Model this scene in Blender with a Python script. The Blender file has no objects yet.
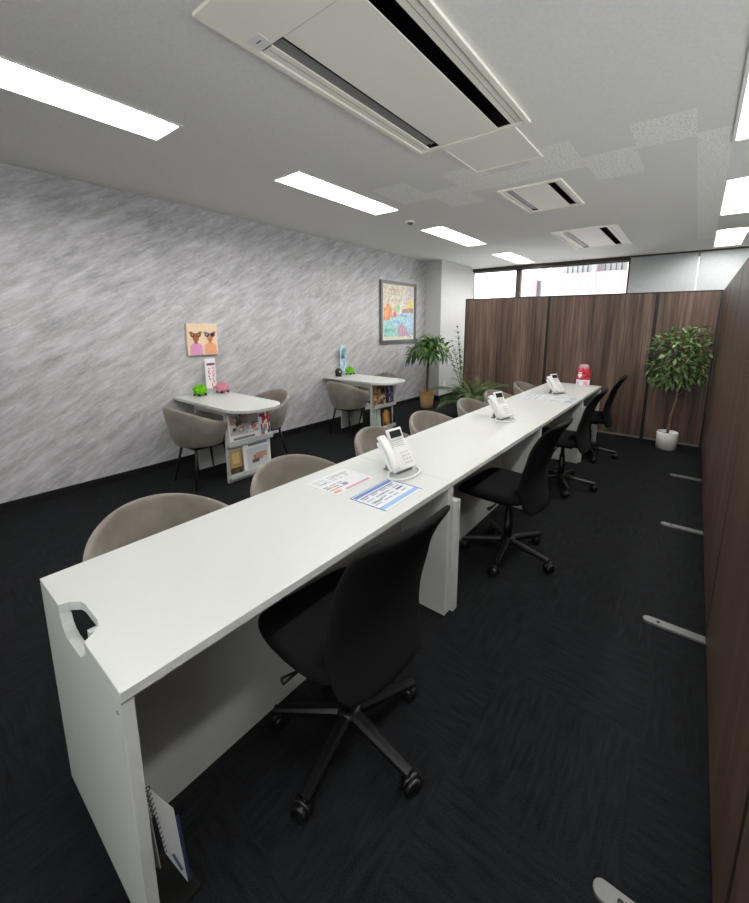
import bpy, bmesh, math, random
from mathutils import Vector, Matrix, Euler
random.seed(7)
PI = math.pi
S = bpy.context.scene
COL = S.collection
H = 1.478          # camera height
CZ = 2.63          # ceiling height
XW = -4.2          # left wall
XP = 0.19          # face of the right-hand partitions
YP = 6.03          # face of the far partitions
YF = 8.27          # far wall

# ------------------------------------------------------------------ camera
def setup_camera():
    f, cx, cy = 398.5, 387.19, 393.62
    yaw, pitch, roll = -0.654568, 0.175072, -0.004376
    sy, cyw, sp, cp = math.sin(yaw), math.cos(yaw), math.sin(pitch), math.cos(pitch)
    fwd = Vector((sy*cp, cyw*cp, -sp)); right = Vector((cyw, -sy, 0)); down = fwd.cross(right)
    r2 = right*math.cos(roll) + down*math.sin(roll)
    d2 = -right*math.sin(roll) + down*math.cos(roll)
    m = Matrix((r2, -d2, -fwd)).transposed().to_4x4()
    m.translation = Vector((0, 0, H))
    cam = bpy.data.cameras.new('camera'); co = bpy.data.objects.new('camera', cam)
    COL.objects.link(co); co.matrix_world = m
    cam.sensor_fit = 'HORIZONTAL'; cam.sensor_width = 36.0
    cam.lens = f/749*36
    cam.shift_x = (374.5-cx)/749; cam.shift_y = (cy-451.5)/749
    cam.clip_start = 0.02; cam.clip_end = 300
    S.camera = co
setup_camera()

# ------------------------------------------------------------------ world, exposure
LAMP = 24.0         # strength of the ceiling light bars
w = bpy.data.worlds.new('overcast sky'); S.world = w; w.use_nodes = True
bg = w.node_tree.nodes['Background']
bg.inputs[0].default_value = (0.97, 0.98, 0.97, 1); bg.inputs[1].default_value = 2.15
vs = S.view_settings
S.display_settings.display_device = 'sRGB'
vs.view_transform = 'Standard'; vs.look = 'None'; vs.exposure = 1.08; vs.gamma = 1.0
vs.use_curve_mapping = False

# ------------------------------------------------------------------ materials
def lin(c):
    c = c/255.0
    return c/12.92 if c <= 0.04045 else ((c+0.055)/1.055)**2.4
def rgb(r, g, b): return (lin(r), lin(g), lin(b), 1)
def mat(name, col, rough=0.5, metal=0.0, spec=0.5, emit=None, estr=0, sheen=0, alpha=None):
    m = bpy.data.materials.new(name); m.use_nodes = True
    p = m.node_tree.nodes['Principled BSDF']
    p.inputs['Base Color'].default_value = rgb(*col)
    p.inputs['Roughness'].default_value = rough; p.inputs['Metallic'].default_value = metal
    p.inputs['Specular IOR Level'].default_value = spec
    if sheen: p.inputs['Sheen Weight'].default_value = sheen
    if emit: p.inputs['Emission Color'].default_value = rgb(*emit); p.inputs['Emission Strength'].default_value = estr
    return m
def nt(m): return m.node_tree, m.node_tree.nodes, m.node_tree.links, m.node_tree.nodes['Principled BSDF']
def noise_mat(name, c1, c2, scale=20, stretch=(1, 1, 1), rough=0.6, detail=4, lo=0.35, hi=0.65, bump=0, spec=0.5, rot=(0, 0, 0), rnd=False, metal=0, sheen=0):
    m = mat(name, c1, rough, metal, spec, sheen=sheen); t, N, L, p = nt(m)
    tc = N.new('ShaderNodeTexCoord'); mp = N.new('ShaderNodeMapping')
    mp.inputs['Scale'].default_value = stretch; mp.inputs['Rotation'].default_value = rot
    nz = N.new('ShaderNodeTexNoise'); nz.inputs['Scale'].default_value = scale; nz.inputs['Detail'].default_value = detail
    cr = N.new('ShaderNodeValToRGB')
    cr.color_ramp.elements[0].position = lo; cr.color_ramp.elements[0].color = rgb(*c1)
    cr.color_ramp.elements[1].position = hi; cr.color_ramp.elements[1].color = rgb(*c2)
    L.new(tc.outputs['Object'], mp.inputs[0])
    if rnd:
        oi = N.new('ShaderNodeObjectInfo'); mu = N.new('ShaderNodeVectorMath'); mu.operation = 'SCALE'
        mu.inputs[0].default_value = (37, 53, 11); L.new(oi.outputs['Random'], mu.inputs['Scale'])
        ad = N.new('ShaderNodeVectorMath'); L.new(mp.outputs[0], ad.inputs[0]); L.new(mu.outputs[0], ad.inputs[1])
        L.new(ad.outputs[0], nz.inputs['Vector'])
    else: L.new(mp.outputs[0], nz.inputs['Vector'])
    L.new(nz.outputs[0], cr.inputs[0]); L.new(cr.outputs[0], p.inputs['Base Color'])
    if bump:
        b = N.new('ShaderNodeBump'); b.inputs['Strength'].default_value = bump; b.inputs['Distance'].default_value = 0.004
        L.new(nz.outputs[0], b.inputs['Height']); L.new(b.outputs[0], p.inputs['Normal'])
    return m

def marble_mat():
    m = mat('grey marble wallpaper', (150, 150, 152), 0.55, 0, 0.3); t, N, L, p = nt(m)
    tc = N.new('ShaderNodeTexCoord')
    mp = N.new('ShaderNodeMapping'); mp.inputs['Rotation'].default_value = (math.radians(-31), 0, 0)
    L.new(tc.outputs['Object'], mp.inputs[0])
    def nz(scale, st, det, rough=0.6, dist=0.0):
        s = N.new('ShaderNodeMapping'); s.inputs['Scale'].default_value = st; L.new(mp.outputs[0], s.inputs[0])
        n = N.new('ShaderNodeTexNoise'); n.inputs['Scale'].default_value = scale; n.inputs['Detail'].default_value = det
        n.inputs['Roughness'].default_value = rough; n.inputs['Distortion'].default_value = dist
        L.new(s.outputs[0], n.inputs['Vector']); return n
    a = nz(4.6, (1, 0.75, 3.6), 12, 0.77, 0.25)
    r = N.new('ShaderNodeValToRGB'); e = r.color_ramp.elements
    e[0].position = 0.30; e[0].color = rgb(141, 140, 143)
    e[1].position = 0.74; e[1].color = rgb(224, 223, 226)
    L.new(a.outputs[0], r.inputs[0])
    b = nz(7.0, (1, 0.9, 5.0), 8, 0.75, 0.35)          # fine light veins
    r2 = N.new('ShaderNodeValToRGB'); e = r2.color_ramp.elements
    e[0].position = 0.56; e[0].color = (0, 0, 0, 1); e[1].position = 0.68; e[1].color = (1, 1, 1, 1)
    L.new(b.outputs[0], r2.inputs[0])
    c = nz(1.2, (1, 1, 1), 3)
    r3 = N.new('ShaderNodeValToRGB'); r3.color_ramp.elements[0].position = 0.3; r3.color_ramp.elements[1].position = 0.6
    L.new(c.outputs[0], r3.inputs[0])
    mu = N.new('ShaderNodeMath'); mu.operation = 'MULTIPLY'; L.new(r2.outputs[0], mu.inputs[0]); L.new(r3.outputs[0], mu.inputs[1])
    mu2 = N.new('ShaderNodeMath'); mu2.operation = 'MULTIPLY'; mu2.inputs[1].default_value = 0.8; L.new(mu.outputs[0], mu2.inputs[0])
    mx = N.new('ShaderNodeMixRGB'); L.new(mu2.outputs[0], mx.inputs[0]); L.new(r.outputs[0], mx.inputs[1]); mx.inputs[2].default_value = rgb(232, 231, 233)
    L.new(mx.outputs[0], p.inputs['Base Color'])
    return m

def carpet_mat():
    m = mat('charcoal carpet tile', (30, 31, 33), 0.95, 0, 0.1); t, N, L, p = nt(m)
    tc = N.new('ShaderNodeTexCoord')
    ck = N.new('ShaderNodeTexChecker'); ck.inputs['Scale'].default_value = 2.0
    L.new(tc.outputs['Object'], ck.inputs['Vector'])
    def strip(st):
        s = N.new('ShaderNodeMapping'); s.inputs['Scale'].default_value = st; L.new(tc.outputs['Object'], s.inputs[0])
        n = N.new('ShaderNodeTexNoise'); n.inputs['Scale'].default_value = 1; n.inputs['Detail'].default_value = 3
        L.new(s.outputs[0], n.inputs['Vector']); return n
    a, b = strip((9, 60, 1)), strip((60, 9, 1))
    mx = N.new('ShaderNodeMixRGB'); L.new(ck.outputs['Fac'], mx.inputs[0]); L.new(a.outputs[0], mx.inputs[1]); L.new(b.outputs[0], mx.inputs[2])
    fine = N.new('ShaderNodeTexNoise'); fine.inputs['Scale'].default_value = 260; L.new(tc.outputs['Object'], fine.inputs['Vector'])
    m2 = N.new('ShaderNodeMixRGB'); m2.inputs[0].default_value = 0.6; L.new(mx.outputs[0], m2.inputs[1]); L.new(fine.outputs[0], m2.inputs[2])
    r = N.new('ShaderNodeValToRGB'); e = r.color_ramp.elements
    e[0].position = 0.36; e[0].color = rgb(12, 13, 14); e[1].position = 0.66; e[1].color = rgb(36, 37, 40)
    L.new(m2.outputs[0], r.inputs[0]); L.new(r.outputs[0], p.inputs['Base Color'])
    bp = N.new('ShaderNodeBump'); bp.inputs['Strength'].default_value = 0.6; bp.inputs['Distance'].default_value = 0.004
    L.new(m2.outputs[0], bp.inputs['Height']); L.new(bp.outputs[0], p.inputs['Normal'])
    return m

def wood_mat(name, c1, c2, c3):
    m = mat(name, c1, 0.42, 0, 0.4); t, N, L, p = nt(m)
    tc = N.new('ShaderNodeTexCoord'); oi = N.new('ShaderNodeObjectInfo')
    mu = N.new('ShaderNodeVectorMath'); mu.operation = 'SCALE'; mu.inputs[0].default_value = (31, 17, 5)
    L.new(oi.outputs['Random'], mu.inputs['Scale'])
    ad = N.new('ShaderNodeVectorMath'); L.new(tc.outputs['Object'], ad.inputs[0]); L.new(mu.outputs[0], ad.inputs[1])
    def nz(st, det):
        s = N.new('ShaderNodeMapping'); s.inputs['Scale'].default_value = st; L.new(ad.outputs[0], s.inputs[0])
        n = N.new('ShaderNodeTexNoise'); n.inputs['Scale'].default_value = 1; n.inputs['Detail'].default_value = det; n.inputs['Roughness'].default_value = 0.6
        L.new(s.outputs[0], n.inputs['Vector']); return n
    a = nz((9, 9, 0.45), 5); b = nz((60, 60, 1.6), 3)
    mx = N.new('ShaderNodeMixRGB'); mx.inputs[0].default_value = 0.4; L.new(a.outputs[0], mx.inputs[1]); L.new(b.outputs[0], mx.inputs[2])
    r = N.new('ShaderNodeValToRGB'); e = r.color_ramp.elements
    e[0].position = 0.36; e[0].color = rgb(*c1); e[1].position = 0.66; e[1].color = rgb(*c3)
    k = e.new(0.5); k.color = rgb(*c2)
    L.new(mx.outputs[0], r.inputs[0]); L.new(r.outputs[0], p.inputs['Base Color'])
    return m

def glass_mat():
    m = bpy.data.materials.new('window glass'); m.use_nodes = True; t = m.node_tree; N, L = t.nodes, t.links
    out = N['Material Output']; N.remove(N['Principled BSDF'])
    tr = N.new('ShaderNodeBsdfTransparent'); tr.inputs[0].default_value = (0.97, 0.98, 0.98, 1)
    gl = N.new('ShaderNodeBsdfGlossy'); gl.inputs['Roughness'].default_value = 0.02
    fr = N.new('ShaderNodeFresnel'); fr.inputs[0].default_value = 1.3
    mx = N.new('ShaderNodeMixShader'); L.new(fr.outputs[0], mx.inputs[0]); L.new(tr.outputs[0], mx.inputs[1]); L.new(gl.outputs[0], mx.inputs[2])
    L.new(mx.outputs[0], out.inputs[0]); return m
def clear_mat(name, col, mix):
    m = bpy.data.materials.new(name); m.use_nodes = True; t = m.node_tree; N, L = t.nodes, t.links
    out = N['Material Output']; p = N['Principled BSDF']; p.inputs['Base Color'].default_value = rgb(*col); p.inputs['Roughness'].default_value = 0.1
    tr = N.new('ShaderNodeBsdfTransparent'); mx = N.new('ShaderNodeMixShader'); mx.inputs[0].default_value = mix
    L.new(tr.outputs[0], mx.inputs[1]); L.new(p.outputs[0], mx.inputs[2]); L.new(mx.outputs[0], out.inputs[0]); return m

M = {}
M['marble'] = marble_mat()
M['carpet'] = carpet_mat()
M['ceiling'] = noise_mat('painted ceiling board', (230, 229, 226), (238, 237, 234), 60, rough=0.9, spec=0.1, lo=.3, hi=.7)
M['rockwool'] = noise_mat('speckled rockwool ceiling tile', (214, 213, 209), (250, 249, 246), 95, rough=0.95, spec=0.1, detail=2, lo=.36, hi=.47, bump=.2)
M['hatchmat'] = mat('access hatch board', (240, 239, 232), 0.8)
M['wallwhite'] = noise_mat('white wallpaper', (194, 194, 193), (202, 202, 201), 90, rough=0.8, spec=.2)
M['wallplain'] = mat('plain pale wall', (205, 205, 204), 0.85)
M['baseboard'] = mat('black vinyl baseboard', (20, 20, 22), 0.5)
M['bronze'] = mat('dark bronze aluminium', (66, 60, 56), 0.45, 0.3)
M['blind'] = noise_mat('pale grey blind fabric', (190, 194, 196), (200, 204, 206), 120, stretch=(1, 1, .3), rough=0.85, spec=.1)
M['wood'] = wood_mat('brown wood grain laminate', (56, 42, 35), (92, 73, 63), (130, 108, 94))
M['wood_b'] = wood_mat('dark walnut laminate', (60, 44, 37), (86, 66, 56), (112, 89, 76))
M['post'] = mat('black partition post', (16, 15, 15), 0.5)
M['glass'] = glass_mat()
M['white'] = noise_mat('white laminate', (193, 195, 192), (196, 198, 195), 40, rough=0.42, spec=.35, stretch=(6, 1, 1))
M['whiteplastic'] = mat('white plastic', (235, 235, 233), 0.35)
M['offwhite'] = mat('warm white plastic', (246, 243, 232), 0.4)
M['greyplastic'] = mat('grey plastic', (120, 121, 122), 0.45)
M['slot'] = mat('dark vent slot', (12, 12, 12), 0.7)
M['lcd'] = mat('dark lcd', (45, 50, 50), 0.15)
M['suede'] = noise_mat('taupe suede', (112, 105, 96), (142, 134, 124), 6, rough=0.9, spec=.1, detail=6, lo=.3, hi=.7, sheen=.3, rnd=True)
M['blackmetal'] = mat('black metal', (18, 18, 18), 0.4, 0.2)
M['blackfab'] = noise_mat('black woven fabric', (15, 15, 16), (27, 27, 28), 240, rough=0.95, spec=.1, bump=.3)
M['blackmesh'] = noise_mat('black chair back fabric', (14, 14, 15), (22, 22, 23), 300, rough=0.85, spec=.15)
M['blackplastic'] = mat('black plastic', (17, 17, 18), 0.38)
M['steel'] = mat('brushed steel', (185, 185, 188), 0.35, 0.9)
M['footmetal'] = mat('grey painted metal', (112, 112, 111), 0.5, 0.2)
M['lampwhite'] = mat('white reflector', (246, 246, 244), 0.5, spec=.3)
M['lampbar'] = mat('lit light bar', (255, 255, 255), 0.5, emit=(255, 254, 250), estr=LAMP)
M['leaf'] = noise_mat('ficus leaf', (62, 90, 48), (126, 152, 96), 9, rough=0.4, lo=.35, hi=.7)
M['leafd'] = noise_mat('money tree leaf', (36, 66, 30), (86, 122, 56), 8, rough=0.4)
M['palm'] = noise_mat('palm leaf', (50, 70, 40), (96, 116, 70), 8, rough=0.5)
M['bark'] = noise_mat('bark', (110, 90, 68), (150, 128, 100), 40, rough=0.9)
M['barkd'] = noise_mat('dark bark', (62, 54, 44), (94, 84, 68), 40, rough=0.9)
M['soil'] = noise_mat('soil', (44, 34, 26), (72, 58, 44), 90, rough=1)
M['wicker'] = noise_mat('woven rattan', (140, 106, 68), (206, 168, 120), 60, stretch=(1, 1, 2.4), rough=0.8, bump=.8)
M['ceramic'] = mat('white ceramic', (232, 231, 227), 0.35)
M['ink'] = mat('dark print', (70, 72, 80), 0.7)
M['paper'] = mat('white paper', (206, 208, 210), 0.5)
PC = {}
def art(r, g, b):
    return noise_mat('paint', (int(r*.82), int(g*.84), int(b*.86)), (min(255, int(r*1.08+10)), min(255, int(g*1.08+10)), min(255, int(b*1.08+10))), 22, rough=.6, detail=5, lo=.3, hi=.7)
def pm(r, g, b, rough=0.6):
    k = (r, g, b)
    if k not in PC: PC[k] = mat('colour %d' % len(PC), k, rough)
    return PC[k]

# ------------------------------------------------------------------ mesh helpers
class MB:
    def __init__(s): s.bm = bmesh.new(); s.mats = []
    def mi(s, m):
        if m not in s.mats: s.mats.append(m)
        return s.mats.index(m)
    def face(s, pts, m, smooth=False):
        f = s.bm.faces.new([s.bm.verts.new(Vector(p)) for p in pts]); f.material_index = s.mi(m); f.smooth = smooth; return f
    def box(s, x0, x1, y0, y1, z0, z1, m, mx=None, bev=0.0):
        i = s.mi(m)
        r = bmesh.ops.create_cube(s.bm, size=1.0)
        T = Matrix.Translation(((x0+x1)/2, (y0+y1)/2, (z0+z1)/2)) @ Matrix.Diagonal((abs(x1-x0), abs(y1-y0), abs(z1-z0), 1))
        vs_ = r['verts']
        for v in vs_: v.co = T @ v.co
        if bev:
            ed = list({e for v in vs_ for e in v.link_edges})
            rb = bmesh.ops.bevel(s.bm, geom=ed, offset=bev, segments=3, affect='EDGES', profile=0.5)
            vs_ = list({v for f in rb['faces'] for v in f.verts} | {v for v in vs_ if v.is_valid})
        if mx is not None:
            for v in vs_: v.co = mx @ v.co
        for f in {f for v in vs_ for f in v.link_faces}:
            f.material_index = i
            if bev: f.smooth = True
        return s
    def prism(s, poly, h, m, mx=Matrix(), smooth=False):
        """poly: list of (a,b) in local XY, extruded 0..h along local Z, then mx."""
        i = s.mi(m); n = len(poly)
        lo = [s.bm.verts.new(mx @ Vector((a, b, 0))) for a, b in poly]
        hi = [s.bm.verts.new(mx @ Vector((a, b, h))) for a, b in poly]
        area = sum(poly[k][0]*poly[(k+1) % n][1]-poly[(k+1) % n][0]*poly[k][1] for k in range(n))
        fs = [s.bm.faces.new(lo[::-1]), s.bm.faces.new(hi)]
        for k in range(n):
            f = s.bm.faces.new((lo[k], lo[(k+1) % n], hi[(k+1) % n], hi[k])); f.smooth = smooth; fs.append(f)
        for f in fs: f.material_index = i
        if area < 0: bmesh.ops.reverse_faces(s.bm, faces=fs)
        return s
    def rings(s, rings, m, closed=True, caps=True, smooth=True):
        i = s.mi(m)
        R = [[s.bm.verts.new(Vector(p)) for p in r] for r in rings]
        n = len(R[0]); fs = []
        for a, b in zip(R, R[1:]):
            for k in range(n if closed else n-1):
                fs.append(s.bm.faces.new((a[k], a[(k+1) % n], b[(k+1) % n], b[k])))
        if caps and closed:
            fs.append(s.bm.faces.new(R[0][::-1])); fs.append(s.bm.faces.new(R[-1]))
        for f in fs: f.material_index = i; f.smooth = smooth
        return s
    def tube(s, pts, rad, m, n=10, caps=True):
        pts = [Vector(p) for p in pts]; rs = rad if isinstance(rad, (list, tuple)) else [rad]*len(pts)
        rings = []; up = None
        for k, p in enumerate(pts):
            d = (pts[min(k+1, len(pts)-1)]-pts[max(k-1, 0)]).normalized()
            if up is None:
                up = Vector((0, 0, 1)) if abs(d.z) < .9 else Vector((1, 0, 0))
            a = d.cross(up).normalized(); up = a.cross(d).normalized()
            rings.append([p+(a*math.cos(t)+up*math.sin(t))*rs[k] for t in [2*PI*j/n for j in range(n)]])
        return s.rings(rings, m, True, caps)
    def lathe(s, prof, m, n=24, c=(0, 0, 0), mx=None, caps=True):
        rings = []
        for r, z in prof:
            ring = [Vector((c[0]+r*math.cos(2*PI*j/n), c[1]+r*math.sin(2*PI*j/n), c[2]+z)) for j in range(n)]
            if mx is not None: ring = [mx @ p for p in ring]
            rings.append(ring)
        return s.rings(rings, m, True, caps)
    def ball(s, c, r, m, sc=(1, 1, 1), n=16):
        prof = [(max(1e-4, math.sin(PI*k/n)), -math.cos(PI*k/n)) for k in range(n+1)]
        mx = Matrix.Translation(c) @ Matrix.Diagonal((r*sc[0], r*sc[1], r*sc[2], 1))
        return s.lathe(prof, m, 20, mx=mx)
    def build(s, name, parent=None, loc=(0, 0, 0), fix=False, bev=0, sub=0):
        if fix: bmesh.ops.recalc_face_normals(s.bm, faces=s.bm.faces)
        me = bpy.data.meshes.new(name); s.bm.to_mesh(me); s.bm.free()
        for m in s.mats: me.materials.append(m)
        o = bpy.data.objects.new(name, me); COL.objects.link(o); o.location = loc
        if parent: o.parent = parent
        if bev:
            b = o.modifiers.new('bevel', 'BEVEL'); b.width = bev; b.segments = 2; b.limit_method = 'ANGLE'
        if sub:
            b = o.modifiers.new('sub', 'SUBSURF'); b.levels = sub; b.render_levels = sub
        return o

def tag(o, label, cat, group=None):
    o['label'] = label; o['category'] = cat
    if group: o['group'] = group
    return o
def thing(name, label, cat, loc=(0, 0, 0), rz=0, group=None):
    o = bpy.data.objects.new(name, None); COL.objects.link(o); o.location = loc; o.rotation_euler = (0, 0, rz)
    o.empty_display_size = 0.1
    return tag(o, label, cat, group)
def struct(o): o['kind'] = 'structure'; return o
def dup(root, loc, rz, label, group=None):
    r = root.copy(); COL.objects.link(r); r.location = loc; r.rotation_euler = (0, 0, rz); r['label'] = label
    if group: r['group'] = group
    def rec(src, dst):
        for ch in list(src.children):
            c = ch.copy(); COL.objects.link(c); c.parent = dst; rec(ch, c)
    rec(root, r); return r

# ------------------------------------------------------------------ room shell
XR, YB = 2.3, -1.7
b = MB(); b.box(XW-.15, XR+.15, YB-.15, YF+.15, -.1, 0, M['carpet']); struct(b.build('floor'))
b = MB(); b.box(XW-.12, XW, YB-.12, YF+.12, 0, CZ+.15, M['marble']); struct(b.build('wall_left'))
# right and back walls, each with an added window band (out of view, its daylight brightens the room)
b = MB(); y0, y1 = -1.3, 4.9
b.box(XR, XR+.12, YB-.12, y0, 0, CZ+.15, M['wallplain']); b.box(XR, XR+.12, y1, YF+.12, 0, CZ+.15, M['wallplain'])
b.box(XR, XR+.12, y0, y1, 0, .8, M['wallplain']); b.box(XR, XR+.12, y0, y1, 2.5, CZ+.15, M['wallplain']); struct(b.build('wall_right'))
b = MB(); x0, x1 = -1.1, 2.0
b.box(XW, x0, YB-.12, YB, 0, CZ+.15, M['wallplain']); b.box(x1, XR, YB-.12, YB, 0, CZ+.15, M['wallplain'])
b.box(x0, x1, YB-.12, YB, 0, .8, M['wallplain']); b.box(x0, x1, YB-.12, YB, 2.5, CZ+.15, M['wallplain']); struct(b.build('wall_back'))
def added_window(n, along_y, lo, hi, at):
    root = bpy.data.objects.new('window_%d' % n, None); COL.objects.link(root); struct(root)  # unseen window, added to let in more sky light
    root.location = (at, lo, .8) if along_y else (lo, at, .8)
    if along_y: root.rotation_euler = (0, 0, PI/2)
    L = hi-lo; k = 5
    b = MB()
    for (a0, a1, c0, c1) in [(0, L, 0, .05), (0, L, 1.65, 1.7)]+[(L*i/k-(.025 if i else 0), L*i/k+(.025 if i < k else 0), 0.05, 1.65) for i in range(k+1)]: b.box(a0, a1, -.03, .03, c0, c1, M['bronze'])
    b.build('window_frame', root)
    for i in range(k):
        b = MB(); b.box(L*i/k+.026, L*(i+1)/k-.026, -.003, .003, .052, 1.648, M['glass']); b.build('window_pane', root)
added_window(5, True, -1.3, 4.9, XR+.06); added_window(6, False, -1.1, 2.0, YB-.06)
# ceiling: boards with openings for the recessed lights, and patches of speckled tiles
LX0, LX1 = -2.885, -2.572
RX0, RX1 = 0.055, 0.368
LIGHTS = [(LX0, LX1, y0, y0+1.32) for y0 in (0.0, 2.22, 4.42, 6.62)] + [(RX0, RX1, y0, y0+1.32) for y0 in (0.0, 2.22, 4.42, 6.62)]
PATCH = [(-.45, -.13, 2.91, 3.32), (-.78, -.45, 3.25, 3.82), (-1.10, -.78, 2.91, 3.45), (-1.74, -1.10, 3.16, 3.47), (-1.74, -1.42, 2.93, 3.16),
         (-2.08, -1.74, 3.25, 3.80), (-2.42, -2.08, 2.91, 3.43), (-.13, .05, 3.27, 7.2)]
ACS = [(-1.642, -.889, .92, 2.503), (-1.53, -.995, 3.57, 4.41), (-1.62, -.875, 5.5, 6.93)]
HOLES = LIGHTS+[(a+.02, b_-.02, c+.02, d-.02) for a, b_, c, d in ACS]
def ceiling():
    xs = sorted({XW, XR} | {round(v, 4) for L in HOLES+PATCH for v in L[:2]})
    ys = sorted({YB, YF} | {round(v, 4) for L in HOLES+PATCH for v in L[2:]})
    b = MB()
    for x0, x1 in zip(xs, xs[1:]):
        for y0, y1 in zip(ys, ys[1:]):
            cx, cy = (x0+x1)/2, (y0+y1)/2
            if any(L[0] < cx < L[1] and L[2] < cy < L[3] for L in HOLES): continue
            mm = M['rockwool'] if any(L[0] < cx < L[1] and L[2] < cy < L[3] for L in PATCH) else M['ceiling']
            b.face([(x0, y0, CZ), (x0, y1, CZ), (x1, y1, CZ), (x1, y0, CZ)], mm)
    bmesh.ops.remove_doubles(b.bm, verts=b.bm.verts, dist=1e-4)
    b.box(XW-.12, XR+.12, YB-.12, YF+.12, CZ+.13, CZ+.18, M['ceiling'])
    struct(b.build('ceiling'))
ceiling()
b = MB(); b.box(XW, XW+.012, YB, 6.66, 0, .066, M['baseboard']); struct(b.build('baseboard_left'))
# corner column and its skirting
b = MB(); b.box(XW, -3.86, 6.67, 7.9, 0, CZ, M['wallwhite']); struct(b.build('trim_1'))
b = MB(); b.box(XW, -3.848, 6.658, 6.67, 0, .09, M['baseboard']); b.box(-3.86, -3.848, 6.67, 7.9, 0, .09, M['baseboard']); struct(b.build('baseboard_column'))
# far wall below and beside the windows
WX0, WX1, WZ0, WZ1 = -4.05, 2.2, .9, 2.60
b = MB()
b.box(XW, WX0, YF, YF+.12, 0, CZ+.12, M['wallwhite']); b.box(WX0, XR, YF, YF+.12, 0, WZ0, M['wallwhite'])
b.box(WX1, XR, YF, YF+.12, WZ0, CZ+.12, M['wallwhite']); b.box(WX0, WX1, YF, YF+.12, WZ1, CZ+.12, M['wallwhite'])
b.box(XW, -3.98, 7.9, YF, 0, CZ, M['wallwhite'])
struct(b.build('wall_far'))
def window(n, x0, x1):
    root = bpy.data.objects.new('window_%d' % n, None); COL.objects.link(root); root.location = ((x0+x1)/2, YF+.04, WZ0); struct(root)
    hw = (x1-x0)/2; hh = WZ1-WZ0
    b = MB()
    for (a0, a1, c0, c1) in ((-hw, -hw+.05, 0, hh), (hw-.05, hw, 0, hh), (-hw, hw, 0, .05), (-hw, hw, hh-.05, hh)):
        b.box(a0, a1, -.04, .05, c0, c1, M['bronze'])
    b.build('window_frame', root)
    b = MB(); b.box(-hw+.05, hw-.05, .0, .006, .05, hh-.05, M['glass']); b.build('window_pane', root)
window(1, -4.05, -3.0); window(2, -3.0, -1.02); window(3, -1.02, .6); window(4, .6, 2.2)
# head rail along the top of the window wall
b = MB(); b.box(-3.98, -1.05, YF-.06, YF, 2.565, CZ, M['bronze']); b.box(-1.05, 2.2, YF-.06, YF, 2.612, CZ, M['bronze']); struct(b.build('trim_2'))

def blind(x0, x1, label):
    t = thing('roller_blind', label, 'blind', ((x0+x1)/2, YF-.03, .95), 0, 'roller blinds on the far windows')
    hw = (x1-x0)/2
    b = MB(); b.box(-hw, hw, -.004, .004, 0, 1.655, M['blind']); b.build('blind_fabric', t)
    b = MB(); b.box(-hw, hw, -.012, .012, -.03, 0, M['blind']); b.build('bottom_bar', t)
blind(-1.04, -.108, 'pale grey roller blind beside the clear window, left of the light seam')
blind(-.092, .9, 'pale grey roller blind in the far right corner, right of the light seam')
blind(.915, 2.15, 'pale grey roller blind beyond the right partition')

# ------------------------------------------------------------------ outside
def building():
    t = thing('apartment_building', 'pale pink apartment building with balconies seen through the wide window', 'building', (-5.6, 26, -9))
    wall = mat('pink white render', (160, 153, 157), 0.9); par = mat('lilac balcony panel', (142, 131, 138), 0.8); pier = mat('white pier', (172, 169, 170), 0.8)
    win = mat('curtained window', (152, 152, 154), 0.3); dark = mat('grey window edge', (84, 84, 88), 0.5)
    b = MB(); b.box(-2.7, 6.5, .8, 9, 0, 18.5, wall); b.build('main_wall', t)
    b = MB(); b.box(-3.35, -2.7, .2, 8, 0, 13.2, par); b.build('stair_block', t)
    for fl in range(4):
        z = 9-9+fl*3.0+3.2
        b = MB(); b.box(-2.25, 6.5, -.3, -.18, z+.05, z+1.2, par)
        for k in range(8): b.box(-2.25+k*1.1, -2.22+k*1.1, -.32, -.3, z+.05, z+1.2, wall)
        b.build('balcony_panel', t)
        b = MB(); b.box(-2.25, 6.5, -.3, .8, z-.1, z+.05, pier); b.build('balcony_slab', t)
        for x0, x1 in ((-1.2, .45), (.85, 2.15), (3, 5)):
            b = MB(); b.box(x0, x1, .75, .8, z+.1, z+2.2, win)
            n = int((x1-x0)/.28)
            for k in range(n): b.box(x0+.1+k*.28, x0+.16+k*.28, .72, .75, z+.1, z+2.2, dark)
            b.build('window', t)
    for x in (.58, 2.3, 5.2):
        b = MB(); b.box(x-.08, x+.1, -.36, .8, 0, 18.5, pier); b.build('pier', t)
building()
for i, (x, y, ww, h, l) in enumerate([(-21.6, 50, 2.2, 4.2, 'pale blue distant building low in the left window, leftmost'), (-17.5, 52, 4.5, 4.9, 'hazy pale distant building low in the left window, right of the bluish one')]):
    m_ = mat('hazy facade', (122, 132, 144) if i == 0 else (140, 142, 146), 0.9)
    t = thing('distant_building', l, 'building', (x, y, -9))
    b = MB(); b.box(-ww/2, ww/2, 0, 6, 0, 9+h, m_); b.build('wall', t)
    for q in range(3):
        b = MB(); b.box(-ww/2+.2+q*ww/3.2, -ww/2+.2+q*ww/3.2+ww/5, -.05, 0, 9+h-1.6, 9+h-.5, m_ if q == 9 else mat('hazy window', (112, 122, 136), .6)); b.build('window', t)

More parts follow.
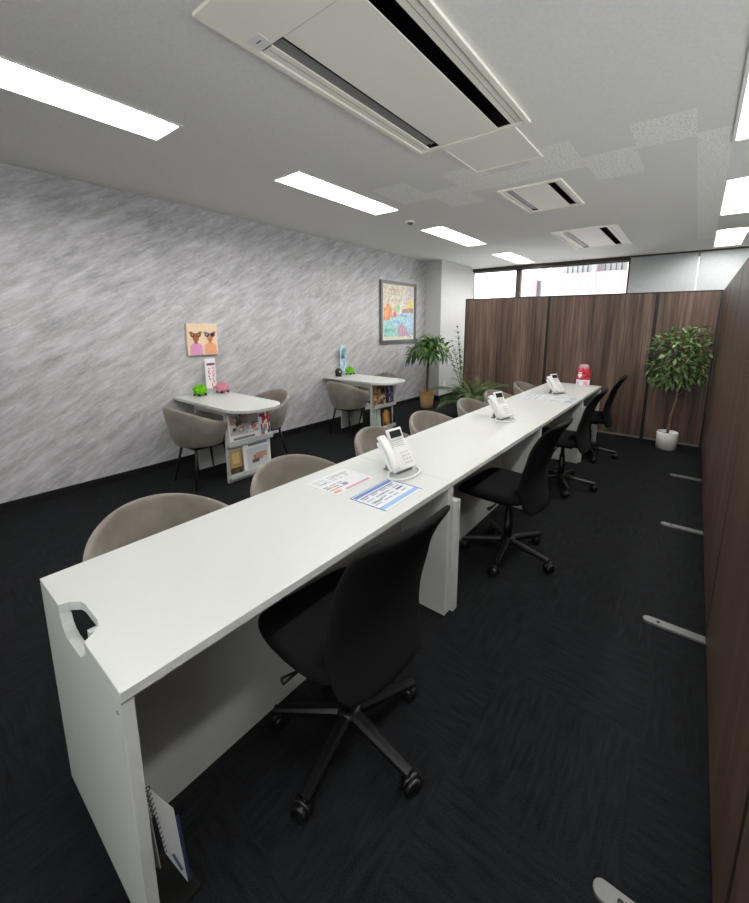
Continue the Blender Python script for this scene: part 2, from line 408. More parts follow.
# ------------------------------------------------------------------ partitions
def partition_x(x0, x1, label, last=False):
    """far partition panel, face at y = YP, runs along X"""
    t = thing('partition_panel', label, 'partition', (x0, YP, 0), 0, 'far wood-grain partitions')
    wd = x1-x0
    b = MB(); b.box(.018, wd-.018, .0, .035, .03, 1.855, M['wood']); b.build('board', t)
    b = MB(); b.box(0, wd, .002, .033, 1.855, 1.87, M['post']); b.build('top_rail', t)
    b = MB(); b.box(.018, wd-.018, .004, .031, .002, .03, M['greyplastic']); b.build('base_rail', t)
    b = MB(); b.box(0, .018, -.001, .037, 0, 1.855, M['post']); b.build('post', t)
    b = MB(); b.box(wd-.018, wd, -.001, .037, 0, 1.855, M['post']); b.build('post', t)
partition_x(-3.03, -1.722, 'brown wood-grain partition panel at the left end of the far screen')
partition_x(-1.720, -.432, 'brown wood-grain partition panel in the middle of the far screen, behind the red jar')
partition_x(-.430, .188, 'narrow brown wood-grain partition panel behind the ficus in the white pot')
def partition_y(y0, y1, label, foot):
    t = thing('partition_panel', label, 'partition', (XP, y0, 0), 0, 'right-hand dark wood partitions')
    wd = y1-y0
    b = MB(); b.box(.0, .035, .012, wd-.012, .03, 1.855, M['wood_b']); b.build('board', t)
    b = MB(); b.box(.002, .033, 0, wd, 1.855, 1.867, M['post']); b.build('top_rail', t)
    b = MB(); b.box(.003, .032, .008, wd-.008, .012, .03, M['post']); b.build('base_rail', t)
    b = MB(); b.box(.001, .036, 0, .012, 0.012, 1.855, M['post']); b.build('post', t)
    b = MB(); b.box(.001, .036, wd-.012, wd, 0.012, 1.855, M['post']); b.build('post', t)
    if foot:
        b = MB()
        po = [(.28, -.024), (.28, .024)] + [(-.225+.024*math.cos(a), .024*math.sin(a)) for a in [PI/2+PI*k/10 for k in range(11)]]
        b.prism(po, .011, M['footmetal'], Matrix.Translation((0, wd, 0)))
        b.lathe([(.008, .0112), (.008, .0135), (.004, .014)], M['slot'], 10, (-.185, wd, 0))
        f = b.build('foot', t); f['label'] = 'flat grey metal foot bar with rounded end'
ys = [-.25, .99, 2.23, 3.47, 4.71, 6.075]
lab = ['dark walnut partition panel nearest the camera, at the bottom right corner', 'dark walnut partition panel second from the camera on the right',
       'dark walnut partition panel third from the camera on the right', 'dark walnut partition panel fourth from the camera on the right',
       'dark walnut partition panel farthest along the right side, beside the ficus']
for i in range(5): partition_y(ys[i]+.001, ys[i+1]-.001, lab[i], i < 4)

# ------------------------------------------------------------------ ceiling fittings
def ceiling_light(L, label):
    x0, x1, y0, y1 = L; wx, wy = (x1-x0)/2, (y1-y0)/2
    t = thing('ceiling_light', label, 'ceiling light', ((x0+x1)/2, (y0+y1)/2, CZ), 0, 'recessed ceiling lights')
    d = .07; e = .002
    b = MB()   # trough
    ix = .055
    A = [(-wx+e, -wy+e), (wx-e, -wy+e), (wx-e, wy-e), (-wx+e, wy-e)]; Bt = [(-ix, -wy+.06), (ix, -wy+.06), (ix, wy-.06), (-ix, wy-.06)]
    for k in range(4):
        p, q = A[k], A[(k+1) % 4]; r, s_ = Bt[(k+1) % 4], Bt[k]
        b.face([(p[0], p[1], 0), (s_[0], s_[1], d), (r[0], r[1], d), (q[0], q[1], 0)], M['lampwhite'])
    b.face([(Bt[0][0], Bt[0][1], d), (Bt[3][0], Bt[3][1], d), (Bt[2][0], Bt[2][1], d), (Bt[1][0], Bt[1][1], d)], M['lampwhite'])
    b.build('reflector', t)
    b = MB(); o = .012
    for (a0, a1, c0, c1) in ((-wx-o, -wx+.006, -wy-o, wy+o), (wx-.006, wx+o, -wy-o, wy+o), (-wx, wx, -wy-o, -wy+.006), (-wx, wx, wy-.006, wy+o)):
        b.box(a0, a1, c0, c1, -.005, -.0005, M['lampwhite'])
    b.build('trim_frame', t)
    b = MB()
    po = [(-.052, .064), (-.05, .042), (-.034, .026), (-.012, .020), (.012, .020), (.034, .026), (.05, .042), (.052, .064)]
    b.prism(po, 2*wy-.13, M['lampbar'], Matrix(((1, 0, 0, 0), (0, 0, 1, -wy+.065), (0, 1, 0, 0), (0, 0, 0, 1))))
    b.build('light_bar', t, fix=True)
ll = ['long recessed ceiling light nearest the camera on the left, cut off by the frame', 'long recessed ceiling light second from the camera in the left row',
      'recessed ceiling light third from the camera in the left row', 'recessed ceiling light in the left row closest to the window',
      'recessed ceiling light directly above the near partitions', 'recessed ceiling light cut off at the upper right edge', 'recessed ceiling light in the right row, middle of the three in view',
      'recessed ceiling light in the right row closest to the blinds']
for L, l in zip(LIGHTS, ll): ceiling_light(L, l)

def aircon(x0, x1, y0, y1, label, cover0, cover1, side):
    """flush ceiling cassette: frame, intake panel, slots, flaps"""
    t = thing('air_conditioner', label, 'air conditioner', ((x0+x1)/2, (y0+y1)/2, CZ), 0, 'ceiling cassette air conditioners')
    hx, hy = (x1-x0)/2, (y1-y0)/2; m = M['offwhite']
    h2 = .022; b = MB()
    for (a0, a1, c0, c1, z0, z1) in ((-hx+h2, hx-h2, -hy+h2, hy-h2, .09, .094), (-hx+h2, -hx+h2+.003, -hy+h2, hy-h2, 0, .09), (hx-h2-.003, hx-h2, -hy+h2, hy-h2, 0, .09),
                                     (-hx+h2, hx-h2, -hy+h2, -hy+h2+.003, 0, .09), (-hx+h2, hx-h2, hy-h2-.003, hy-h2, 0, .09)): b.box(a0, a1, c0, c1, z0, z1, M['slot'])
    b.build('vent_back', t)
    b = MB(); rim = .03
    b.box(-hx, -hx+rim, -hy, hy, -.016, -.0005, m); b.box(hx-rim, hx, -hy, hy, -.016, -.0005, m)
    b.box(-hx+rim, hx-rim, -hy, -hy+cover0, -.016, -.0005, m); b.box(-hx+rim, hx-rim, hy-cover1, hy, -.016, -.0005, m)
    b.build('frame', t, bev=.002)
    pin = hx-side-(.08 if hx > .3 else .06)
    b = MB(); b.box(-pin, pin, -hy+cover0+.004, hy-cover1-.004, -.012, -.007, m); b.build('intake_panel', t, bev=.002)
    for sgn in (-1, 1):
        xa, xb = sorted((sgn*(hx-rim-.006), sgn*(hx-side)))
        b = MB(); b.box(xa, xb, -hy+cover0+.012, hy-cover1-.012, -.010, -.005, m); xm = (xa+xb)/2
        b.box(xm-.0015, xm+.0015, -hy+cover0+.02, hy-cover1-.02, -.0106, -.0101, M['greyplastic'])
        b.build('louver_flap', t, bev=.001)
    # sloped inner louver in the left slot
    b = MB(); xl = -(hx-side)
    b.face([(xl-.005, -hy+cover0+.012, -.003), (xl+.066, -hy+cover0+.012, -.0085), (xl+.066, hy-cover1-.06, -.0085), (xl-.005, hy-cover1-.06, -.003)], M['greyplastic']); b.build('inner_louver', t)
    if cover0 > .1:
        b = MB(); b.box(-hx+.045, -hx+.125, -hy+cover0-.075, -hy+cover0-.012, -.0178, -.0155, M['whiteplastic'])
        b.box(-hx+.07, -hx+.10, -hy+cover0-.046, -hy+cover0-.040, -.0186, -.0176, M['greyplastic'])
        b.build('receiver_plate', t)
aircon(-1.642, -.889, .92, 2.503, 'large ceiling cassette air conditioner nearest the camera at the top edge', .275, .03, .10)
aircon(-1.53, -.995, 3.57, 4.41, 'small ceiling vent unit in the middle, just past the speckled tiles', .03, .03, .06)
aircon(-1.62, -.875, 5.5, 6.93, 'ceiling cassette air conditioner farthest away near the windows', .06, .06, .12)
b = MB()
b.box(-.235, .235, -.255, .255, -.006, -.0005, M['hatchmat'])
for (a0, a1, c0, c1) in ((-.25, -.235, -.27, .27), (.235, .25, -.27, .27), (-.235, .235, -.27, -.255), (-.235, .235, .255, .27)): b.box(a0, a1, c0, c1, -.009, -.0005, M['offwhite'])
tag(b.build('ceiling_hatch', loc=(-1.235, 2.785, CZ)), 'square ceiling access hatch at the end of the large air conditioner', 'hatch')
t = thing('smoke_detector', 'small round smoke detector on the ceiling between two left lights', 'smoke detector', (-2.743, 3.99, CZ))
b = MB(); b.lathe([(.05, -.0005), (.052, -.012), (.046, -.02)], M['offwhite'], 24); b.build('base', t, fix=True)
b = MB(); b.lathe([(.036, -.02), (.034, -.034), (.02, -.042), (.001, -.043)], M['greyplastic'], 24); b.build('sensor_dome', t, fix=True)

# ------------------------------------------------------------------ desks
DX0, DX1, DZ, TK = -1.480, -.865, .72, .026
def desk(y0, y1, label, notch, last=False):
    t = thing('desk', label, 'desk', ((DX0+DX1)/2, (y0+y1)/2, 0), 0, 'white counter desks in a row')
    hx, hy = (DX1-DX0)/2, (y1-y0)/2-.0006
    cx = (DX0+DX1)/2
    na, nb = -1.295-cx, -1.088-cx
    b = MB()
    if notch:
        po = [(-hx, -hy), (na, -hy), (na+.008, -hy+.022), (na+.03, -hy+.042), (na+.05, -hy+.046), (nb-.06, -hy+.046), (nb-.035, -hy+.04), (nb-.012, -hy+.02), (nb, -hy), (hx, -hy), (hx, hy), (-hx, hy)]
    else: po = [(-hx, -hy), (hx, -hy), (hx, hy), (-hx, hy)]
    b.prism(po, TK, M['white'], Matrix.Translation((0, 0, DZ-TK))); b.build('tabletop', t, bev=.0015)
    def side(y):
        b = MB(); zt = DZ-TK-.0005; X0, X1 = (-hx if (notch and y < 0) or (last and y > 0) else -1.1465-cx), hx-.005
        if notch and y < 0:
            po = [(X0, 0), (X1, 0), (X1, zt), (nb+.0, zt), (nb-.015, zt-.022), (nb-.05, zt-.045), (na+.06, zt-.05), (na+.03, zt-.045), (na+.01, zt-.03), (na, zt)] + [(X0, zt)]
        else: po = [(X0, 0), (X1, 0), (X1, zt), (X0, zt)]
        b.prism(po, .026, M['white'], Matrix(((1, 0, 0, 0), (0, 0, 1, y), (0, 1, 0, 0), (0, 0, 0, 1)))); b.build('side_panel', t, fix=True, bev=.001)
    side(-hy); side(hy-.026)
    b = MB(); b.box(-1.165-cx, -1.147-cx, -hy+.0265, hy-.0265, 0, DZ-TK-.0005, M['white']); b.build('modesty_panel', t)
    if not notch:    # low cover board on the inside of the leg facing the staff side
        b = MB(); b.box(hx-.30, hx+.016, -hy+.0265, -hy+.068, 0, .61, M['white']); b.build('cable_cover', t, bev=.0015)
    else:
        b = MB(); b.lathe([(.005, 0), (.005, .001)], M['greyplastic'], 12, mx=Matrix.Translation((hx-.028, -hy-.0002, .655)) @ Matrix.Rotation(PI/2, 4, 'X')); b.build('screw_cap', t)
SE = [.222, 1.648, 3.080, 4.515, 5.50]
dl = ['white counter desk nearest the camera, with a handle notch cut in its end', 'white counter desk second from the camera, between the first two phones',
      'white counter desk third from the camera, under the second phone', 'short white counter desk at the far end, under the red jar']
for i in range(4): desk(SE[i], SE[i+1], dl[i], i == 0)

# ------------------------------------------------------------------ tub chairs
def tub_chair(label, group):
    t = thing('tub_chair', label, 'chair', (0, 0, 0), 0, group)   # faces +X, back at -X
    NA = 41; A0 = math.radians(118)
    def ringpt(a, f):      # f: profile parameter point -> (radius factor, z)
        pass
    b = MB(); rings = []
    for k in range(NA):
        u = -1+2*k/(NA-1); a = u*A0
        fall = .5*(1+math.cos(PI*min(1, abs(u))))            # 1 at back, 0 at the front of arms
        zt = .575+.152*(fall**.8)
        ro, ri = .305, .265
        base_r, zb = .225, .36
        prof = [(base_r*.93, zb), (base_r, zb+.012), (base_r+.034, zb+.09), (ro-.02, zt-.14), (ro-.003, zt-.035), (ro-.006, zt-.008), (ro-.022, zt), (ri+.008, zt-.006), (ri, zt-.03), (ri-.012, zt-.12), (ri-.055, zb+.06), (base_r*.80, zb+.03)]
        c = Vector((-math.cos(a), math.sin(a), 0)); stretch = Vector((1.0, 1.0, 1))
        ring = [Vector((c.x*r*1.05, c.y*r*1.045, z)) for r, z in prof]
        rings.append(ring)
    b.rings(rings, M['suede'], True, True); b.build('shell', t, fix=True, sub=1)
    b = MB()
    prof = [(.02, .362), (.19, .362), (.225, .38), (.235, .405), (.235, .44), (.22, .462), (.18, .472), (.02, .476)]
    rings = []
    for r, z in prof:
        rings.append([Vector(((math.cos(q)*r*1.0+.03*(r/.235)), math.sin(q)*r*.98, z)) for q in [2*PI*j/32 for j in range(32)]])
    b.rings(rings, M['suede'], True, True); b.build('seat_cushion', t, fix=True)
    b = MB(); b.box(-.15, .17, -.15, .15, .335, .3595, M['blackmetal']); b.build('under_frame', t)
    for sx in (-1, 1):
        for sy_ in (-1, 1):
            b = MB(); b.tube([(sx*.14+.01, sy_*.14, .345), (sx*.205+.01, sy_*.205, 0)], [.014, .009], M['blackmetal'], 10); b.build('leg', t, fix=True)
    return t
tc0 = tub_chair('', 'taupe tub chairs along the counter')
TX = -1.52
tubs = [(TX-.02, .66, .12, 'taupe tub chair nearest the camera, behind the near end of the counter'),
        (TX, 1.34, -.06, 'taupe tub chair second from the camera, beside the pink printed sheet'),
        (TX-.03, 2.165, .05, 'taupe tub chair third from the camera, behind the nearest phone'),
        (TX-.03, 2.835, -.05, 'taupe tub chair fourth from the camera, between the two nearest phones'),
        (TX-.02, 3.655, .08, 'taupe tub chair fifth from the camera, just behind the second phone'),
        (TX-.02, 4.295, -.04, 'taupe tub chair sixth from the camera, next after the second phone'),
        (TX-.02, 5.22, .05, 'taupe tub chair at the far end of the counter, before the wood partition')]
for i, (x, y, rz, l) in enumerate(tubs):
    if i == 0: tc0.location = (x, y, 0); tc0.rotation_euler = (0, 0, rz); tc0['label'] = l
    else: dup(tc0, (x, y, 0), rz, l)
G2 = 'taupe tub chairs at the two wall tables'
TS = 2.075
def wc(*args): dup(*args).scale = (.94, .94, 1.035)
wc(tc0, (-3.57, 1.80, 0), PI/2, 'taupe tub chair on the near side of the table under the pink picture', G2)
wc(tc0, (-3.60, 2.48, 0), -PI/2, 'taupe tub chair on the far side of the table under the pink picture', G2)
wc(tc0, (-3.58, 3.83, 0), PI/2, 'taupe tub chair on the near side of the table by the framed painting', G2)
wc(tc0, (-3.60, 4.46, 0), -PI/2, 'taupe tub chair mostly hidden on the far side of the table by the framed painting', G2)

# ------------------------------------------------------------------ office chairs
def office_chair(label):
    t = thing('office_chair', label, 'chair', (0, 0, 0), 0, 'black office chairs on the staff side')   # faces -X
    # seat: rounded pad with waterfall front
    b = MB(); rings = []
    nx = 14
    for i in range(nx+1):
        u = i/nx; x = -.29+.46*u
        hw = .235*(1-.24*abs(2*u-1)**5.0)*(.93+.07*math.sin(PI*min(1, u*1.2)))
        edge = max(0, abs(2*u-1)-.72)/.28
        th = .046*(math.sqrt(max(0, 1-edge**2))*.9+.1)
        zc = .455-.030*max(0, (.25-u)/.25)**2+.012*max(0, (u-.75)/.25)
        ring = []
        for k in range(24):
            q = 2*PI*k/24; cq, sq = math.cos(q), math.sin(q)
            yy = hw*math.copysign(abs(cq)**.55, cq); zz = th*math.copysign(abs(sq)**.6, sq)
            if sq > 0: zz -= .012*(1-abs(yy/hw)**2)
            ring.append((x, yy, zc+zz))
        rings.append(ring)
    b.rings(rings, M['blackfab']); b.build('seat', t, fix=True, sub=1)
    # backrest: curved S profile
    b = MB(); rings = []
    nz = 22
    for i in range(nz+1):
        u = i/nz; z = .37+.565*u
        xb = .205-.035*math.sin(PI*min(1, u/.62)) if u < .62 else   .205+.105*((u-.62)/.38)**1.6
        hw = .178+.032*math.sin(PI/2*min(1, u/.40))
        if u > .5: hw -= .006*((u-.5)/.5)
        if u > .93: hw -= .026*((u-.93)/.07)**2
        if u < .10: hw -= .035*((.10-u)/.10)**2
        th = .020 if .04 < u < .96 else .011
        ring = []
        for k in range(24):
            q = 2*PI*k/24; cq, sq = math.cos(q), math.sin(q)
            yy = hw*math.copysign(abs(cq)**.7, cq)
            xx = th*math.copysign(abs(sq)**.6, sq)
            wrap = .03*(yy/.21)**2
            ring.append((xb+xx-wrap, yy, z))
        rings.append(ring)
    b.rings(rings, M['blackmesh']); b.build('backrest', t, fix=True, sub=1)
    b = MB(); b.tube([(.05, 0, .405), (.13, 0, .40), (.175, 0, .405), (.185, 0, .43)], [.02, .02, .018, .012], M['blackplastic'], 10); b.build('back_support', t, fix=True)
    b = MB(); b.box(-.12, .09, -.08, .08, .385, .425, M['blackplastic'], bev=.008); b.build('mechanism', t)
    b = MB(); b.tube([(-.02, -.07, .40), (-.02, -.20, .392), (-.02, -.25, .396)], [.006, .006, .012], M['blackplastic'], 8); b.build('height_lever', t, fix=True)
    b = MB(); b.lathe([(.028, .10), (.028, .25), (.024, .252), (.024, .30), (.017, .302), (.017, .386)], M['blackplastic'], 18); b.build('gas_lift', t, fix=True)
    b = MB(); b.lathe([(.03, .07), (.045, .075), (.047, .11), (.036, .125), (.03, .125)], M['blackplastic'], 20); b.build('hub', t, fix=True)
    for k in range(5):
        a = math.radians(2+72*k)
        R = Matrix.Rotation(a, 4, 'Z')
        b = MB(); rings = []
        for u in [j/8 for j in range(9)]:
            r = .035+.245*u; hw = .024-.009*u; zc = .103-.026*u; hh = .016-.005*u
            rings.append([R @ Vector((r, hw*cx_, zc+hh*cz_)) for cx_, cz_ in ((-1, -1), (1, -1), (1, .4), (.55, 1), (-.55, 1), (-1, .4))])
        b.rings(rings, M['blackplastic'], smooth=False); leg = b.build('base_leg', t, fix=True)
        # twin-wheel caster
        b = MB(); C0 = R @ Vector((.272, 0, 0)); rot = Matrix.Translation(C0) @ Matrix.Rotation(a+1.1+k*.9, 4, 'Z')
        for sy_ in (-1, 1):
            mx = rot @ Matrix.Translation((0.012, sy_*.014, .0285)) @ Matrix.Rotation(PI/2, 4, 'X')
            b.lathe([(.004, -.012), (.020, -.012), (.027, -.008), (.0283, 0), (.027, .008), (.020, .012), (.004, .012)], M['blackplastic'], 20, mx=mx)
        b.tube([rot @ Vector((0, 0, .05)), rot @ Vector((0, 0, .076))], .009, M['blackplastic'], 8)
        hood = []
        for j in range(9):
            q = PI*j/8
            hood.append([rot @ Vector((.012+r_*math.cos(q), y_, .03+r_*math.sin(q))) for r_, y_ in ((.029, -.012), (.034, -.012), (.034, .012), (.029, .012))])
        b.rings(hood, M['blackplastic'])
        b.build('caster', leg, fix=True)
    return t
oc0 = office_chair('')
ocs = [(-.845, .885, -.10, 'black office chair nearest the camera'), (-.83, 2.37, -.06, 'black office chair second from the camera, by the second desk'),
       (-.855, 3.755, .02, 'black office chair third from the camera, by the third desk'), (-.845, 4.87, .05, 'black office chair farthest from the camera, at the far end of the counter')]
for i, (x, y, rz, l) in enumerate(ocs):
    if i == 0: oc0.location = (x, y, 0); oc0.rotation_euler = (0, 0, rz); oc0['label'] = l
    else:
        c = dup(oc0, (x, y, 0), rz, l)
        for ch in c.children:
            if ch.name.startswith('base_leg'): ch.rotation_euler = (0, 0, (0, -.15, .08, .05)[i])

# ------------------------------------------------------------------ desk phones
def phone():
    t = thing('desk_phone', '', 'telephone', (0, 0, 0), 0, 'white desk phones on the counter')
    # local: x right, y up the slope (away from user); body tilts up on a stand
    TL = math.radians(52)
    B = Matrix.Translation((0, -.045, .012)) @ Matrix.Rotation(TL, 4, 'X')
    b = MB(); b.box(-.052, .092, 0, .175, -.0, .028, M['whiteplastic'], B, bev=.005); b.build('body', t)
    # stand
    b = MB(); b.prism([(-.045, 0), (.065, 0), (.048, .012), (.02, .10), (.006, .10), (.03, .014), (-.045, .012)], .11, M['greyplastic'], Matrix(((0, 0, 1, -.035), (1, 0, 0, 0), (0, 1, 0, 0), (0, 0, 0, 1)))); b.build('stand', t, fix=True)
    # cradle side + handset
    b = MB(); b.box(-.088, -.0535, .012, .175, 0, .022, M['whiteplastic'], B, bev=.005); b.build('cradle', t)
    b = MB()
    pts = [(-.072, .0, .048), (-.072, .03, .056), (-.072, .095, .062), (-.072, .16, .056), (-.072, .195, .048)]
    rings = []
    for k, p in enumerate(pts):
        hw = (.024, .022, .017, .022, .024)[k]; hh = (.014, .017, .012, .017, .014)[k]
        rings.append([B @ Vector((p[0]+hw*c, p[1], p[2]-.012+hh*s_)) for c, s_ in [(math.copysign(abs(math.cos(q))**.6, math.cos(q)), math.copysign(abs(math.sin(q))**.6, math.sin(q))) for q in [2*PI*j/16 for j in range(16)]]])
    b.rings(rings, M['whiteplastic'])
    for yy in (.012, .178): b.box(-.09, -.054, yy-.016, yy+.016, .0245, .036, M['whiteplastic'], B, bev=.004)
    b.build('handset', t, fix=True)
    # raised display hood
    B2 = B @ Matrix.Translation((.03, .16, .02)) @ Matrix.Rotation(math.radians(12), 4, 'X')
    b = MB(); b.box(-.052, .054, 0, .062, 0, .014, M['whiteplastic'], B2, bev=.003); d = b.build('display', t)
    b = MB(); b.box(-.040, .042, .012, .05, .0142, .0152, M['lcd'], B2); s_ = b.build('screen', d); s_['label'] = 'dark display screen'
    # keys
    b = MB()
    for r in range(4):
        b.box(-.022, .072, .116+r*.0105, .122+r*.0105, .0282, .031, M['whiteplastic'], B)
        b.box(-.022, .072, .1235+r*.0105, .1252+r*.0105, .0282, .0288, M['greyplastic'], B)
    b.build('line_keys', t)
    b = MB()
    for r in range(4):
        for c in range(3):
            x = .012+c*.021; y = .022+r*.019
            b.box(x, x+.014, y, y+.011, .0282, .0315, M['whiteplastic'], B)
            b.box(x+.004, x+.010, y+.003, y+.0075, .0316, .0320, M['greyplastic'], B)
    b.build('keypad', t)
    b = MB()
    for r in range(2): b.box(-.04, -.016, .03+r*.022, .042+r*.022, .0282, .0315, M['offwhite'], B)
    b.build('function_keys', t)
    # cord
    b = MB(); pts = []
    path = [Vector(p) for p in ((-.088, -.03, .024), (-.115, -.055, .006), (-.10, -.10, .006), (-.04, -.125, .006), (.04, -.115, .006), (.085, -.085, .006), (.10, -.045, .006))]
    def cat(i, u):
        p0, p1, p2, p3 = path[max(i-1, 0)], path[i], path[min(i+1, len(path)-1)], path[min(i+2, len(path)-1)]
        return .5*((2*p1)+(-p0+p2)*u+(2*p0-5*p1+4*p2-p3)*u*u+(-p0+3*p1-3*p2+p3)*u**3)
    for i in range(len(path)-1):
        for j in range(6): pts.append(cat(i, j/6))
    b.tube(pts, .0052, M['whiteplastic'], 8); b.build('cord', t, fix=True)
    return t
ph = phone()
PH = [(-1.165, 1.60, math.radians(83), 'white desk phone nearest the camera, dark screen facing the staff side'), (-1.19, 3.045, math.radians(75), 'white desk phone in the middle of the counter, on the third desk'),
      (-1.17, 4.56, math.radians(70), 'white desk phone farthest from the camera, near the red jar')]
for i, (x, y, rz, l) in enumerate(PH):
    if i == 0: ph.location = (x, y, DZ+.0005); ph.rotation_euler = (0, 0, rz); ph['label'] = l
    else: dup(ph, (x, y, DZ+.0005), rz, l)

# ------------------------------------------------------------------ printed sheets
def sheet(label, x0, x1, y0, y1, rz, marks, z=DZ):
    b = MB(); cx, cy = (x0+x1)/2, (y0+y1)/2; hx, hy = (x1-x0)/2, (y1-y0)/2
    b.box(-hx, hx, -hy, hy, .0005, .0013, M['paper'])
    for k, (a0, a1, c0, c1, colr) in enumerate(marks):   # fractions across x then y
        b.box(-hx+2*hx*a0, -hx+2*hx*a1, -hy+2*hy*c0, -hy+2*hy*c1, .0013, .0015+.00012*(k % 4), pm(*colr))
    o = b.build('printed_sheet', loc=(cx, cy, z)); o.rotation_euler = (0, 0, rz)
    return tag(o, label, 'paper', 'printed sheets on the counter')
def lines(x0, x1, y0, y1, nx, ny, colr, gap=.45):
    out = []
    for i in range(nx):
        for j in range(ny):
            xa = x0+(x1-x0)*i/nx; xb = xa+(x1-x0)/nx*(1-gap)
            ya = y0+(y1-y0)*j/ny; yb = ya+(y1-y0)/ny*random.uniform(.55, .92)
            out.append((xa, xb, ya, yb, colr))
    return out
BL, LB, PK, OR, GY = (84, 116, 176), (132, 164, 208), (192, 140, 150), (200, 164, 136), (140, 142, 150)
blue = [(0, 1, 0, .022, BL), (0, .022, 0, 1, BL), (0, 1, .978, 1, BL), (.05, .16, .04, .96, BL), (.80, .93, .022, .978, LB), (.2, .24, .08, .9, GY)] + lines(.28, .76, .07, .95, 4, 4, (150, 156, 172), .6) + lines(.24, .27, .07, .95, 1, 4, BL)
blue += [(.56, .60, .1, .3, (90, 96, 120)), (.50, .55, .72, .9, (70, 80, 130)), (.40, .45, .35, .5, (90, 96, 120))]
sheet('blue bordered printed sheet on the counter in front of the nearest phone', -1.128, -.930, 1.20, 1.485, .02, blue)
pink = lines(.12, .42, .08, .9, 3, 5, (172, 170, 176), .6) + lines(.50, .8, .05, .55, 3, 3, GY, .55) + [(.86, .95, .30, .92, PK), (.55, .64, .08, .2, OR), (.7, .78, .10, .22, OR), (.62, .70, .42, .52, (120, 118, 176)), (.3, .36, .12, .3, (120, 130, 190)), (.82, .9, .05, .22, (200, 130, 110)), (.15, .2, .5, .9, OR)]
sheet('white printed sheet with pink and orange print, left of the blue sheet', -1.400, -1.190, 1.185, 1.455, .01, pink)
far1 = lines(.12, .9, .08, .92, 3, 3, (176, 178, 186), .5)
sheet('pale grey printed sheet on the far desk, on the visitors\' side', -1.395, -1.19, 4.07, 4.38, .02, far1)
far2 = [(.05, .2, .05, .95, (176, 182, 196))] + lines(.3, .95, .08, .92, 3, 3, (188, 190, 200), .55)
sheet('white printed sheet on the far desk, left of the grey-blue one', -1.13, -.99, 4.08, 4.37, 0, [(.2, .9, .1, .28, (170, 176, 190)), (.25, .85, .45, .6, (186, 190, 200)), (.2, .9, .75, .9, (160, 166, 184))])
sheet('white printed sheet with grey-blue bands nearest the staff edge of the far desk', -.975, -.885, 4.08, 4.40, 0, [(.1, .9, .05, .35, (150, 158, 178)), (.2, .9, .45, .6, (176, 180, 192)), (.1, .9, .7, .95, (160, 168, 186))])

# ------------------------------------------------------------------ red jar
t = thing('candy_jar', 'red and white plastic jar standing at the far end of the counter', 'jar', (-1.06, 5.39, DZ+.0005)); t.scale = (1.08, 1.08, 1.13)
redm = noise_mat('red jar contents', (160, 24, 46), (214, 70, 92), 34, rough=.25, lo=.4, hi=.6)
b = MB(); b.lathe([(.06, 0), (.068, .006), (.070, .07)], M['whiteplastic'], 28); b.lathe([(.070, .07), (.072, .11), (.071, .155), (.062, .185), (.05, .197)], redm, 28, caps=False); b.build('body', t, fix=True)
b = MB(); b.lathe([(.052, .197), (.054, .202), (.050, .22), (.036, .235), (.002, .238)], clear_mat('clear pink lid', (222, 170, 178), .75), 28); b.build('lid', t, fix=True)
b = MB()
def wrap(z0, z1, a0, a1, r, m_, n=8, shape=None):
    for k in range(n):
        q0, q1 = a0+(a1-a0)*k/n, a0+(a1-a0)*(k+1)/n
        lo0, hi0 = (z0, z1) if not shape else shape(k/n); lo1, hi1 = (z0, z1) if not shape else shape((k+1)/n)
        P = lambda q, z, rr: (rr*math.cos(q), rr*math.sin(q), z)
        b.face([P(q0, lo0, r), P(q1, lo1, r), P(q1, hi1, r), P(q0, hi0, r)], m_)
aj = math.radians(-95)
wrap(.005, .068, aj-1.2, aj+1.3, .0712, pm(238, 236, 238), 14)
wrap(.012, .058, aj+.35, aj+1.0, .0716, pm(232, 160, 176), 6)
wrap(.018, .05, aj-.8, aj-.4, .0716, pm(206, 190, 222), 4)
def heart(u):
    x = 2*u-1
    top = .118+.020*math.sqrt(max(0, 1-(2*abs(x)-1)**2)); bot = .118-.034*(1-abs(x))
    return bot, max(top, bot+.001)
wrap(0, 0, aj-.62, aj+.05, .0735, pm(246, 226, 222), 12, heart)
wrap(.078, .088, aj-.75, aj+.3, .0732, pm(120, 22, 40), 6); wrap(.142, .152, aj-.5, aj+.05, .0735, pm(240, 214, 206), 6)
b.build('label', t)

# ------------------------------------------------------------------ spiral desk calendar leaning inside the near desk leg
t = thing('spiral_calendar', 'white spiral-bound calendar leaning against the inside of the near desk leg', 'calendar', (-.955, .272, 0))
b = MB(); b.box(-.075, .075, -.018, .075, .0005, .012, M['post']); b.build('stand_base', t)
def page(p0, p1, p2, p3, m_, th, name):
    n = (Vector(p1)-Vector(p0)).cross(Vector(p3)-Vector(p0)).normalized()*th
    b = MB(); b.rings([[Vector(p) for p in (p0, p1, p2, p3)], [Vector(p)+n for p in (p0, p1, p2, p3)]], m_, smooth=False); return b.build(name, t, fix=True)
tl, bl = Vector((.051, -.010, .40)), Vector((.055, .008, .195))
page((.05, -.010, .404), (.054, .009, .19), (.06, .050, .045), (.055, .037, .293), M['paper'], .003, 'front_cover')
page((.046, -.014, .395), (.05, -.004, .15), (-.07, .0, .03), (-.07, -.012, .37), M['paper'], .002, 'back_page')
page((.059, .038, .27), (.065, .051, .05), (.061, .058, .045), (.055, .046, .262), pm(52, 56, 92), .002, 'navy_pages')
b = MB(); b.face([(.0585, .021, .17), (.0625, .037, .10), (.0635, .042, .10), (.061, .026, .17)], pm(90, 96, 130)); b.build('printed_mark', t)
b = MB()
